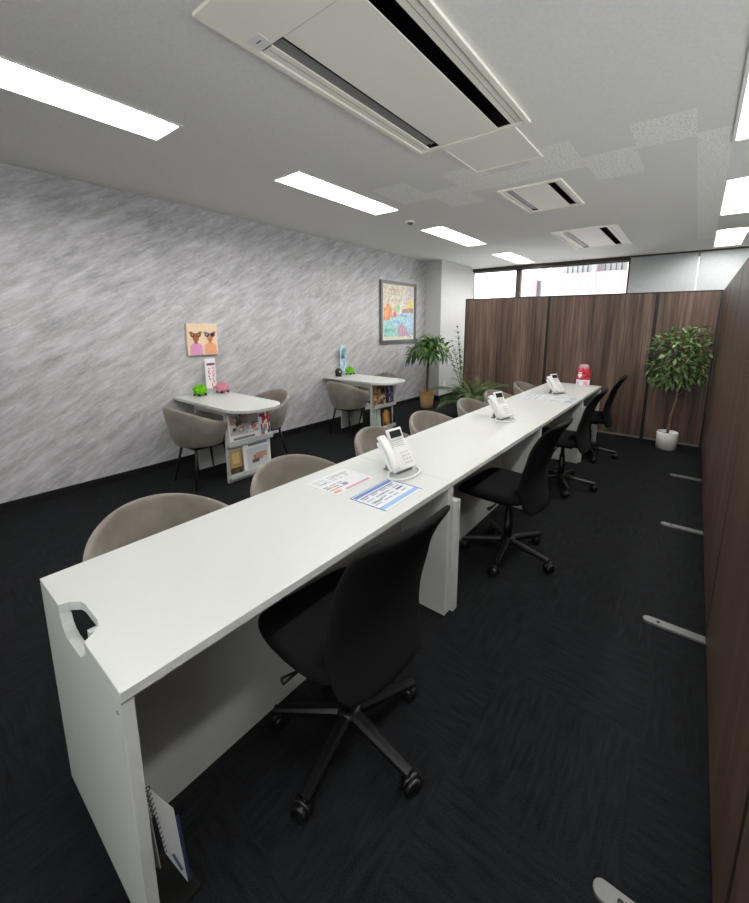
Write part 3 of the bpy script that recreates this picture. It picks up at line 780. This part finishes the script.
for k in range(14):
    p = tl.lerp(bl, k/13)
    mx = Matrix.Translation(p) @ Matrix.Rotation(.1, 4, 'X')
    b.tube([mx @ Vector((.0048*math.cos(q), .0048*math.sin(q), 0)) for q in [2*PI*j/10 for j in range(11)]], .0013, M['blackmetal'], 6)
b.build('spiral_binding', t, fix=True)

# ------------------------------------------------------------------ wall tables
def wall_table(y, label):
    t = thing('wall_table', label, 'table', (XW, y, 0), 0, 'white round-ended tables against the wall')
    hw = .27; L = 1.195
    po = [(.013, -hw), (.98, -hw)]
    po += [(L-.23+.23*math.sin(a), -hw+(.23-.23*math.cos(a))*1.0) for a in [PI/2*k/8 for k in range(1, 9)]]
    po += [(L-.23+.23*math.cos(a), hw-.23+.23*math.sin(a)) for a in [PI/2*k/8 for k in range(0, 9)]]
    po += [(.013, hw)]
    b = MB(); b.prism(po, .03, M['white'], Matrix.Translation((0, 0, .69))); b.build('tabletop', t, fix=True, bev=.004)
    b = MB(); b.box(.32, .345, -.22, .22, 0, .6895, M['white']); b.build('leg_panel', t)
    b = MB(); b.box(.875, .90, -.235, .235, 0, .6895, M['white']); b.build('leg_panel', t)
    for ya in (-.21, .188):
        b = MB(); b.box(.346, .874, ya, ya+.022, .63, .6895, M['white']); b.build('apron', t)
    for z in (.355, .045):
        b = MB(); b.box(.9005, .955, -.235, .235, z, z+.012, M['white']); b.box(.943, .955, -.235, .235, z+.012, z+.045, M['white']); b.build('magazine_ledge', t)
    return t
T1, T2 = 2.125, 2.125+TS
wall_table(T1, 'white round-ended table against the wall under the pink picture')
wall_table(T2, 'white round-ended table against the wall left of the framed painting')
def magazine(label, y, z, wd, ht, marks, tilt=.08, base=(236, 234, 230), x=.906, group=None):
    b = MB(); th = .006
    b.box(0, th, -wd/2, wd/2, 0, ht, pm(*base))
    for k, (a0, a1, c0, c1, colr) in enumerate(marks):
        b.box(th, th+.0006+.0002*(k % 5), -wd/2+wd*a0, -wd/2+wd*a1, ht*c0, ht*c1, pm(*colr))
    o = b.build('magazine', loc=(XW+x+.024, y, z)); o.rotation_euler = (0, -tilt, 0)
    return tag(o, label, 'magazine', group or 'magazines in the table racks')
def blobs(n, x0, x1, y0, y1, cols, s=.12):
    out = []
    for _ in range(n):
        a = random.uniform(x0, x1-s*.5); c = random.uniform(y0, y1-s*.5)
        out.append((a, min(x1, a+random.uniform(.3, 1)*s), c, min(y1, c+random.uniform(.3, 1)*s), random.choice(cols)))
    return out
mag1 = [(.04, .96, .28, .97, (196, 188, 186))] + blobs(40, .05, .6, .35, .95, [(110, 92, 84), (150, 132, 124), (216, 206, 200), (84, 74, 72), (186, 160, 148)], .2) + blobs(24, .5, .97, .3, .7, [(206, 120, 130), (236, 226, 224), (150, 170, 190), (120, 110, 110)], .16) + [(.12, .8, .12, .2, (120, 130, 150)), (.1, .5, .05, .09, (150, 150, 160))]
magazine('white magazine with brown photos in the upper rack of the near wall table', T1-.055, .3685, .33, .285, mag1)
magazine('red and white patterned magazine in the upper rack of the near wall table', T1+.165, .3685, .125, .30, [(.0, 1, .45, 1, (176, 40, 66))] + blobs(22, .02, .98, .45, .98, [(236, 226, 226), (206, 90, 110), (150, 30, 50), (240, 240, 240)], .22) + blobs(12, .02, .98, .05, .44, [(120, 150, 180), (206, 140, 120), (90, 90, 100)], .25), x=.900)
magazine('narrow brown-covered magazine in the lower rack of the near wall table', T1-.165, .0585, .12, .25, [(0, 1, .35, 1, (176, 146, 92)), (.2, .8, .5, .9, (206, 180, 128)), (0, 1, 0, .34, (64, 52, 44)), (.3, .7, .1, .3, (96, 76, 56))], base=(176, 146, 92))
magazine('white magazine with a hand photo in the lower rack of the near wall table', T1+.065, .0585, .30, .285, [(.12, .92, .1, .8, (206, 208, 212)), (.35, .7, .35, .55, (176, 128, 110)), (.45, .85, .42, .6, (190, 146, 128)), (.3, .55, .28, .4, (110, 84, 78)), (.2, .9, .88, .95, (110, 140, 170))])
magazine('brown autumn-coloured magazine in the upper rack of the far wall table', T2-.10, .3685, .25, .29, blobs(60, .02, .98, .02, .98, [(150, 110, 70), (110, 76, 46), (190, 150, 90), (206, 186, 160), (84, 60, 40)], .25) + [(.05, .95, .02, .12, (236, 226, 226))], base=(140, 104, 66))
magazine('dark blue magazine in the upper rack of the far wall table', T2+.125, .3685, .16, .30, blobs(20, .02, .98, .02, .98, [(40, 40, 70), (90, 80, 120), (190, 190, 206)], .3), base=(44, 44, 70))
magazine('pale green striped magazine in the lower rack of the far wall table', T2-.15, .0585, .14, .29, [(.1, .25, 0, 1, (150, 176, 166)), (.4, .5, 0, 1, (96, 130, 118)), (.65, .8, 0, 1, (190, 206, 200))], base=(206, 216, 212))
magazine('dark magazine with an amber glass photo in the lower rack of the far wall table', T2+.06, .0585, .24, .27, [(.15, .75, .1, .8, (176, 122, 56)), (.3, .6, .3, .9, (206, 160, 90)), (.2, .4, .1, .3, (90, 60, 30))], base=(50, 40, 32))

# ------------------------------------------------------------------ small things on the wall tables
def plush(loc, label, colr, eyes):
    t = thing('plush_toy', label, 'toy', loc)
    fm = noise_mat('plush', tuple(int(c*.78) for c in colr), colr, 90, rough=1, spec=.1, bump=.6)
    b = MB(); b.ball((0, 0, .058), .06, fm, (.95, 1.12, .95)); random.seed(3)
    for k in range(60):
        a = random.uniform(0, 2*PI); e = random.uniform(.1, 1.4)
        d = Vector((math.cos(a)*math.cos(e)*.95, math.sin(a)*math.cos(e)*1.12, math.sin(e)*.95))
        p = Vector((0, 0, .058))+d*.056; b.tube([p, p+d*.016], [.008, .001], fm, 5)
    b.build('body', t, fix=True)
    for y in (-.035, .035):
        b = MB(); b.ball((.047, y, .018), .0135, pm(22, 22, 22)); b.build('foot', t)
    b = MB(); b.ball((-.03, -.045, .016), .0125, pm(22, 22, 22)); b.build('foot', t)
plush((-4.03, 2.055, .7225), 'bright green round plush toy on the table under the pink picture', (122, 206, 40), 2)
plush((-4.02, 2.30, .7225), 'pink round plush toy on the table under the pink picture', (240, 160, 180), 2)
plush((-4.01, 4.32, .7225), 'bright green round plush toy on the table by the framed painting', (122, 206, 50), 2)
t = thing('round_speaker', 'small round black object with a white spot on the far wall table', 'gadget', (-4.02, 4.09, .7205))
b = MB(); b.lathe([(.03, 0), (.045, .004), (.052, .02)], M['blackplastic'], 24); b.ball((0, 0, .062), .058, M['blackplastic'], (.8, 1, 1.05)); b.build('body', t)
b = MB(); b.ball((.042, -.016, .07), .0105, M['whiteplastic'], (.5, 1, 1)); b.build('white_spot', t)
def stand_sign(y, wd, ht, label, face, marks, name='sign_stand'):
    t = thing(name, label, 'sign', (-4.125, y, .7205))
    b = MB(); b.prism([(-.035, 0), (.035, 0), (.035, .004), (.004, .006), (.004, .05), (-.004, .05), (-.004, .006), (-.035, .004)], wd, clear_mat('clear acrylic', (225, 230, 235), .3), Matrix(((1, 0, 0, 0), (0, 0, 1, -wd/2), (0, 1, 0, 0), (0, 0, 0, 1)))); b.build('base', t, fix=True)
    b = MB(); b.box(-.003, .003, -wd/2, wd/2, .0505, ht, face); b.build('holder', t)
    b = MB()
    for k, (a0, a1, c0, c1, colr) in enumerate(marks): b.box(.0031, .0036+.0001*(k % 4), -wd/2+wd*a0, -wd/2+wd*a1, ht*c0, ht*c1, pm(*colr))
    b.build('print', t)
RD = (206, 60, 96)
mk = [(.14, .92, .80, .87, (150, 96, 110)), (.2, .85, .82, .85, (84, 60, 66)), (.55, .62, .2, .3, RD)]
random.seed(11)
for cidx, xx in enumerate((.22, .62)):
    for k in range(6 if cidx else 5):
        zc = .72-k*.075
        for q in range(4):
            a = xx+random.uniform(0, .14); c = zc-random.uniform(0, .045)
            if q % 2: mk.append((a, a+.16, c, c+.011, RD))
            else: mk.append((a+.03, a+.08, c, c+.045, RD))
mk += [(.6, .9, .12, .18, RD)]
stand_sign(2.235, .115, .375, 'white sign with red vertical lettering standing on the table under the pink picture', pm(240, 238, 240), mk)
mk2 = blobs(26, .1, .95, .1, .95, [(150, 196, 220), (196, 220, 232), (130, 190, 176), (110, 160, 200), (220, 236, 240)], .35)
stand_sign(4.30, .125, .44, 'pale blue and green card sign standing on the far wall table', pm(206, 222, 232), mk2)

# ------------------------------------------------------------------ pictures on the wall
def disc(b, x, cy, cz, ry, rz_, m_, n=16, th=.0008, rot=0):
    pts = []
    for k in range(n):
        q = 2*PI*k/n; u, v = ry*math.cos(q), rz_*math.sin(q)
        pts.append((cy+u*math.cos(rot)-v*math.sin(rot), cz+u*math.sin(rot)+v*math.cos(rot)))
    b.prism(pts, th, m_, Matrix(((0, 0, 1, x), (1, 0, 0, 0), (0, 1, 0, 0), (0, 0, 0, 1))))
def poly(b, x, pts, m_, th=.0006):
    b.prism(pts, th, m_, Matrix(((0, 0, 1, x), (1, 0, 0, 0), (0, 1, 0, 0), (0, 0, 0, 1))))
t = thing('canvas_picture', 'small peach canvas picture of two figures in sunglasses, above the near wall table', 'picture', (XW+.001, 2.2, 1.135))
b = MB(); b.box(0, .028, -.165, .165, 0, .33, pm(240, 214, 186)); b.build('canvas', t)
b = MB(); X = .0281
for (cy, body, head, gl) in ((-.075, (222, 150, 194), (170, 104, 60), (92, 60, 36)), (.08, (234, 166, 126), (196, 132, 90), (60, 60, 76))):
    poly(b, X, [(cy-.068, .004), (cy+.068, .004), (cy+.064, .10), (cy+.04, .118), (cy+.02, .13), (cy-.02, .13), (cy-.04, .118), (cy-.064, .10)], pm(*body))
    poly(b, X+.0004, [(cy-.018, .12), (cy+.018, .12), (cy+.015, .16), (cy-.015, .16)], pm(*head))
    disc(b, X+.0008, cy, .185, .036, .046, pm(*head)); disc(b, X+.0012, cy-.05, .235, .02, .014, pm(*head)); disc(b, X+.0012, cy+.05, .235, .02, .014, pm(*head))
    disc(b, X+.0016, cy-.032, .212, .026, .024, pm(*gl)); disc(b, X+.0016, cy+.032, .212, .026, .024, pm(*gl))
    disc(b, X+.0026, cy-.034, .216, .014, .012, pm(180, 120, 70) if cy < 0 else pm(150, 156, 176)); disc(b, X+.0026, cy+.03, .216, .014, .012, pm(180, 120, 70) if cy < 0 else pm(40, 44, 60))
    disc(b, X+.0026, cy, .155, .009, .007, pm(110, 66, 50))
b.build('painted_figures', t)
t = thing('framed_painting', 'large framed abstract painting in soft colours on the marble wall near the column', 'painting', (XW+.001, 5.775, 1.14))
W2, H2 = .525, 1.04
b = MB()
for (a0, a1, c0, c1) in ((-W2, -W2+.05, 0, H2), (W2-.05, W2, 0, H2), (-W2+.05, W2-.05, 0, .05), (-W2+.05, W2-.05, H2-.05, H2)): b.box(0, .035, a0, a1, c0, c1, mat('dark grey frame', (92, 92, 94), .4, .3))
b.build('frame', t)
b = MB(); b.box(.002, .015, -W2+.05, W2-.05, .05, H2-.05, pm(236, 228, 214)); b.build('mount', t)
b = MB(); random.seed(5); X = .0152
def P(u, v): return (-W2+.08+u*(2*W2-.16), .08+v*(H2-.16))
def pp(pts, colr, k): poly(b, X+.0003*k, [P(*p) for p in pts], art(*[int(c*.75+222*.25) for c in colr]))
pp([(0, .55), (1, .5), (1, 1), (0, 1)], (222, 206, 176), 0); pp([(.55, .62), (1, .55), (1, 1), (.72, 1)], (226, 208, 200), 1)
for k in range(12): pp([(u:=random.uniform(0, .5), v:=random.uniform(.68, .95)), (u+.2, v+.01), (u+.2, v+.03), (u, v+.025)], random.choice([(196, 178, 146), (236, 224, 200), (208, 190, 160), (190, 176, 170)]), 2)
pp([(0, .05), (1, .05), (1, .55), (.5, .48), (0, .4)], (160, 206, 214), 1); pp([(0, 0), (.6, 0), (.42, .22), (.0, .3)], (140, 204, 190), 2); pp([(.45, .2), (.62, .3), (.95, .0), (.5, .0)], (196, 140, 176), 3)
pp([(.6, .3), (.66, .52), (1, .5), (1, .1)], (170, 206, 226), 2); pp([(0, .34), (.02, .56), (.14, .68), (.26, .6), (.3, .46), (.2, .36)], (222, 130, 66), 4); pp([(.3, .42), (.34, .54), (.42, .5), (.42, .4)], (206, 76, 84), 5)
pp([(.7, .58), (.86, .76), (1, .72), (1, .62)], (236, 214, 80), 4); pp([(.3, .56), (.45, .66), (.6, .58), (.45, .5)], (150, 190, 140), 3); pp([(.6, .5), (1, .5), (1, .6), (.66, .58)], (160, 110, 100), 3)
pp([(.3, .3), (.55, .28), (.56, .34), (.32, .36)], (110, 170, 206), 5); pp([(.56, .42), (.8, .42), (.8, .46), (.56, .46)], (120, 150, 206), 5); pp([(.5, .48), (.56, .46), (.74, 1), (.68, 1)], (240, 226, 222), 5)
pp([(.05, .12), (.4, .14), (.3, .2), (.06, .18)], (96, 176, 160), 6); pp([(.1, .25), (.35, .23), (.3, .28)], (120, 206, 200), 6); pp([(.0, .0), (.9, .0), (.9, .03), (.0, .035)], (226, 218, 176), 6)
b.build('artwork', t)
t = thing('wall_outlet', 'white wall outlet low on the white column', 'outlet', (-3.86, 6.86, .30))
b = MB(); b.box(.0002, .008, -.035, .035, -.06, .06, M['whiteplastic']); b.build('cover_plate', t)
b = MB(); b.box(.008, .0095, -.012, .012, -.025, -.005, M['offwhite']); b.box(.008, .0095, -.012, .012, .008, .028, M['offwhite']); b.build('sockets', t)

# ------------------------------------------------------------------ plants
def leaf(b, p, d, nrm, L, wd, m_, droop=.25):
    d = d.normalized(); s_ = d.cross(nrm)
    if s_.length < 1e-3: s_ = d.cross(Vector((1, .3, .1)))
    s_.normalize(); n = s_.cross(d).normalized()
    st = [(0, .06), (.28, .85), (.55, 1), (.8, .6), (1, .02)]
    i = b.mi(m_); prev = None
    for u, wv in st:
        c = p+d*(L*u)-Vector((0, 0, 1))*(droop*L*u*u)
        row = [b.bm.verts.new(c-s_*wd*.5*wv+n*wd*.12*wv), b.bm.verts.new(c), b.bm.verts.new(c+s_*wd*.5*wv+n*wd*.12*wv)]
        if prev:
            for k in range(2):
                f = b.bm.faces.new((prev[k], prev[k+1], row[k+1], row[k])); f.material_index = i; f.smooth = True
        prev = row
def rv(): 
    a = random.uniform(0, 2*PI); z = random.uniform(-1, 1); r = math.sqrt(1-z*z); return Vector((r*math.cos(a), r*math.sin(a), z))
# ficus in white pot
random.seed(21)
t = thing('potted_ficus', 'bushy potted ficus tree in a white pot in the far right corner', 'plant', (-.148, 5.715, 0))
b = MB(); b.lathe([(.085, 0), (.105, .004), (.108, .21), (.104, .214), (.098, .21), (.096, .175), (.002, .175)], M['ceramic'], 32); b.build('pot', t, fix=True)
b = MB(); b.lathe([(.095, .176), (.05, .184), (.002, .186)], M['soil'], 24); b.build('soil', t, fix=True)
b = MB(); b.tube([(0, 0, .17), (.01, .01, .4), (.045, 0, .62), (.05, .01, .85), (.06, 0, 1.1)], [.014, .012, .011, .009, .005], M['bark'], 10)
br = []
for k in range(14):
    a = k*2.4; z0 = .72+.03*k; L = random.uniform(.15, .27)
    e = Vector((.05+math.cos(a)*L*.9, math.sin(a)*L*.7, z0+random.uniform(.06, .2))); br.append(e)
    b.tube([(.05, 0, z0-.06), (.05+math.cos(a)*L*.4, math.sin(a)*L*.3, z0+.02), e], [.005, .004, .002], M['bark'], 6)
b.build('trunk', t, fix=True)
b = MB(); n = 0
while n < 950:
    u = Vector((random.uniform(-1, 1), random.uniform(-1, 1), random.uniform(-1, 1)))
    q = abs(u.x)**3.6+abs(u.y)**2.4+abs(u.z)**3.6
    if q > 1 or q < .08: continue
    p = Vector((.02+u.x*.285, .0+u.y*.23, 1.10+u.z*.33+.05*u.x))
    if p.z < .86 and abs(p.x-.02) > .22: continue
    d = (u*1.0+rv()*.7+Vector((0, 0, -.15)))
    L = random.uniform(.05, .085); tip = p+d.normalized()*L
    if tip.x > .315 or tip.y > .30: continue
    leaf(b, p, d, (Vector((0, 0, 1))+rv()*.5), L, L*.42, M['leaf']); n += 1
b.build('foliage', t)
# money tree in basket
random.seed(5)
t = thing('potted_money_tree', 'money tree with drooping leaves in a wicker basket beside the white column', 'plant', (-3.68, 5.95, 0))
b = MB(); b.lathe([(.095, 0), (.105, .005), (.12, .15), (.135, .29), (.14, .295), (.14, .305), (.13, .305), (.122, .25), (.002, .25)], M['wicker'], 36); b.build('basket', t, fix=True)
b = MB(); b.lathe([(.12, .251), (.06, .262), (.002, .265)], M['soil'], 24); b.build('soil', t, fix=True)
b = MB()
for ph_ in (0, 2.1, 4.2):
    b.tube([(.014*math.cos(ph_+6*u)+.02*u, .014*math.sin(ph_+6*u), .25+.72*u) for u in [j/20 for j in range(21)]], [.015-.005*j/20 for j in range(21)], M['barkd'], 8)
for x, y, h in ((.05, .05, .10), (-.02, -.06, .13), (.07, -.03, .09)): b.tube([(x, y, .25), (x+.01, y, .25+h)], .012, M['bark'], 8)
b.build('trunk', t, fix=True)
b = MB()
for k in range(44):
    a = k*2.399; el = random.uniform(-.25, 1.25); R_ = random.uniform(.16, .33)
    base = Vector((.02, 0, random.uniform(.93, 1.02)))
    tip = base+Vector((math.cos(a)*math.cos(el)*R_, math.sin(a)*math.cos(el)*R_*.9, math.sin(el)*R_*.85+.02))
    b.tube([base, (base+tip)/2+Vector((0, 0, .03)), tip], [.004, .003, .002], M['leafd'], 5)
    ax = (tip-base).normalized()
    for j in range(6):
        q = 2*PI*j/6+k
        side = ax.orthogonal().normalized(); s2 = ax.cross(side)
        d = ax*.55+(side*math.cos(q)+s2*math.sin(q))*.8+Vector((0, 0, -.45))
        leaf(b, tip, d, Vector((0, 0, 1))+ax*.4, random.uniform(.14, .21), .058, M['leafd'], .35)
bmesh.ops.translate(b.bm, verts=[v for v in b.bm.verts if v.co.x < -.50], vec=(0, 0, 0))
for v in b.bm.verts:
    if v.co.x < -.50: v.co.x = -.50+(v.co.x+.50)*.1
b.build('foliage', t)
# low palm before the far screen
random.seed(9)
def frond_plant(name, label, loc, n, L0, L1, hpot, rp, potm, spread, nleaf, lw, el0, el1, xlim=None, ylim=None, asp=.13):
    t = thing(name, label, 'plant', loc)
    b = MB(); b.lathe([(rp*.75, 0), (rp*.8, .004), (rp, hpot), (rp*.92, hpot), (rp*.9, hpot-.03), (.002, hpot-.03)], potm, 28); b.build('pot', t, fix=True)
    b = MB(); bs = MB()
    for k in range(n):
        a = k*2.399+random.uniform(-.3, .3); e = random.uniform(el0, el1); L = random.uniform(L0, L1)
        pts = []; p = Vector((random.uniform(-.03, .03), random.uniform(-.03, .03), hpot-.03)); d = Vector((math.cos(a)*math.cos(e), math.sin(a)*math.cos(e), math.sin(e)))
        for j in range(12):
            pts.append(p.copy()); p = p+d*(L/11); d = (d+Vector((0, 0, -spread/11))).normalized()
        def ok(v): return (ylim is None or v.y < ylim) and (xlim is None or v.x > xlim)
        pts = [v for v in pts if ok(v)]
        if len(pts) < 4: continue
        bs.tube(pts, [.005-.0035*j/len(pts) for j in range(len(pts))], M['palm'], 5)
        for j in range(4, len(pts)):
            dd = (pts[j]-pts[j-1]).normalized(); sd = dd.cross(Vector((0, 0, 1))).normalized()
            for q in (-1, 1):
                for h in range(nleaf):
                    pos = pts[j-1].lerp(pts[j], (h+.5)/nleaf)
                    dl = dd*.7+sd*q*.75+Vector((0, 0, -.12)); LL = random.uniform(.7, 1)*lw*(1-.4*j/12)
                    if ok(pos+dl.normalized()*LL): leaf(b, pos, dl, Vector((0, 0, 1)), LL, LL*asp, M['palm'], .3)
    bs.build('stems', t, fix=True); b.build('fronds', t)
frond_plant('potted_palm', 'low feathery palm standing in front of the left end of the far screen', (-2.62, 5.60, 0), 34, .50, .78, .22, .12, M['post'], 1.5, 2, .22, .75, 1.35, ylim=.39, asp=.15)
frond_plant('tall_houseplant', 'tall dark plant in a black pot behind the left end of the far screen', (-3.36, 6.62, 0), 9, .85, 1.2, .30, .13, M['post'], .6, 1, .2, 1.15, 1.5, asp=.34)
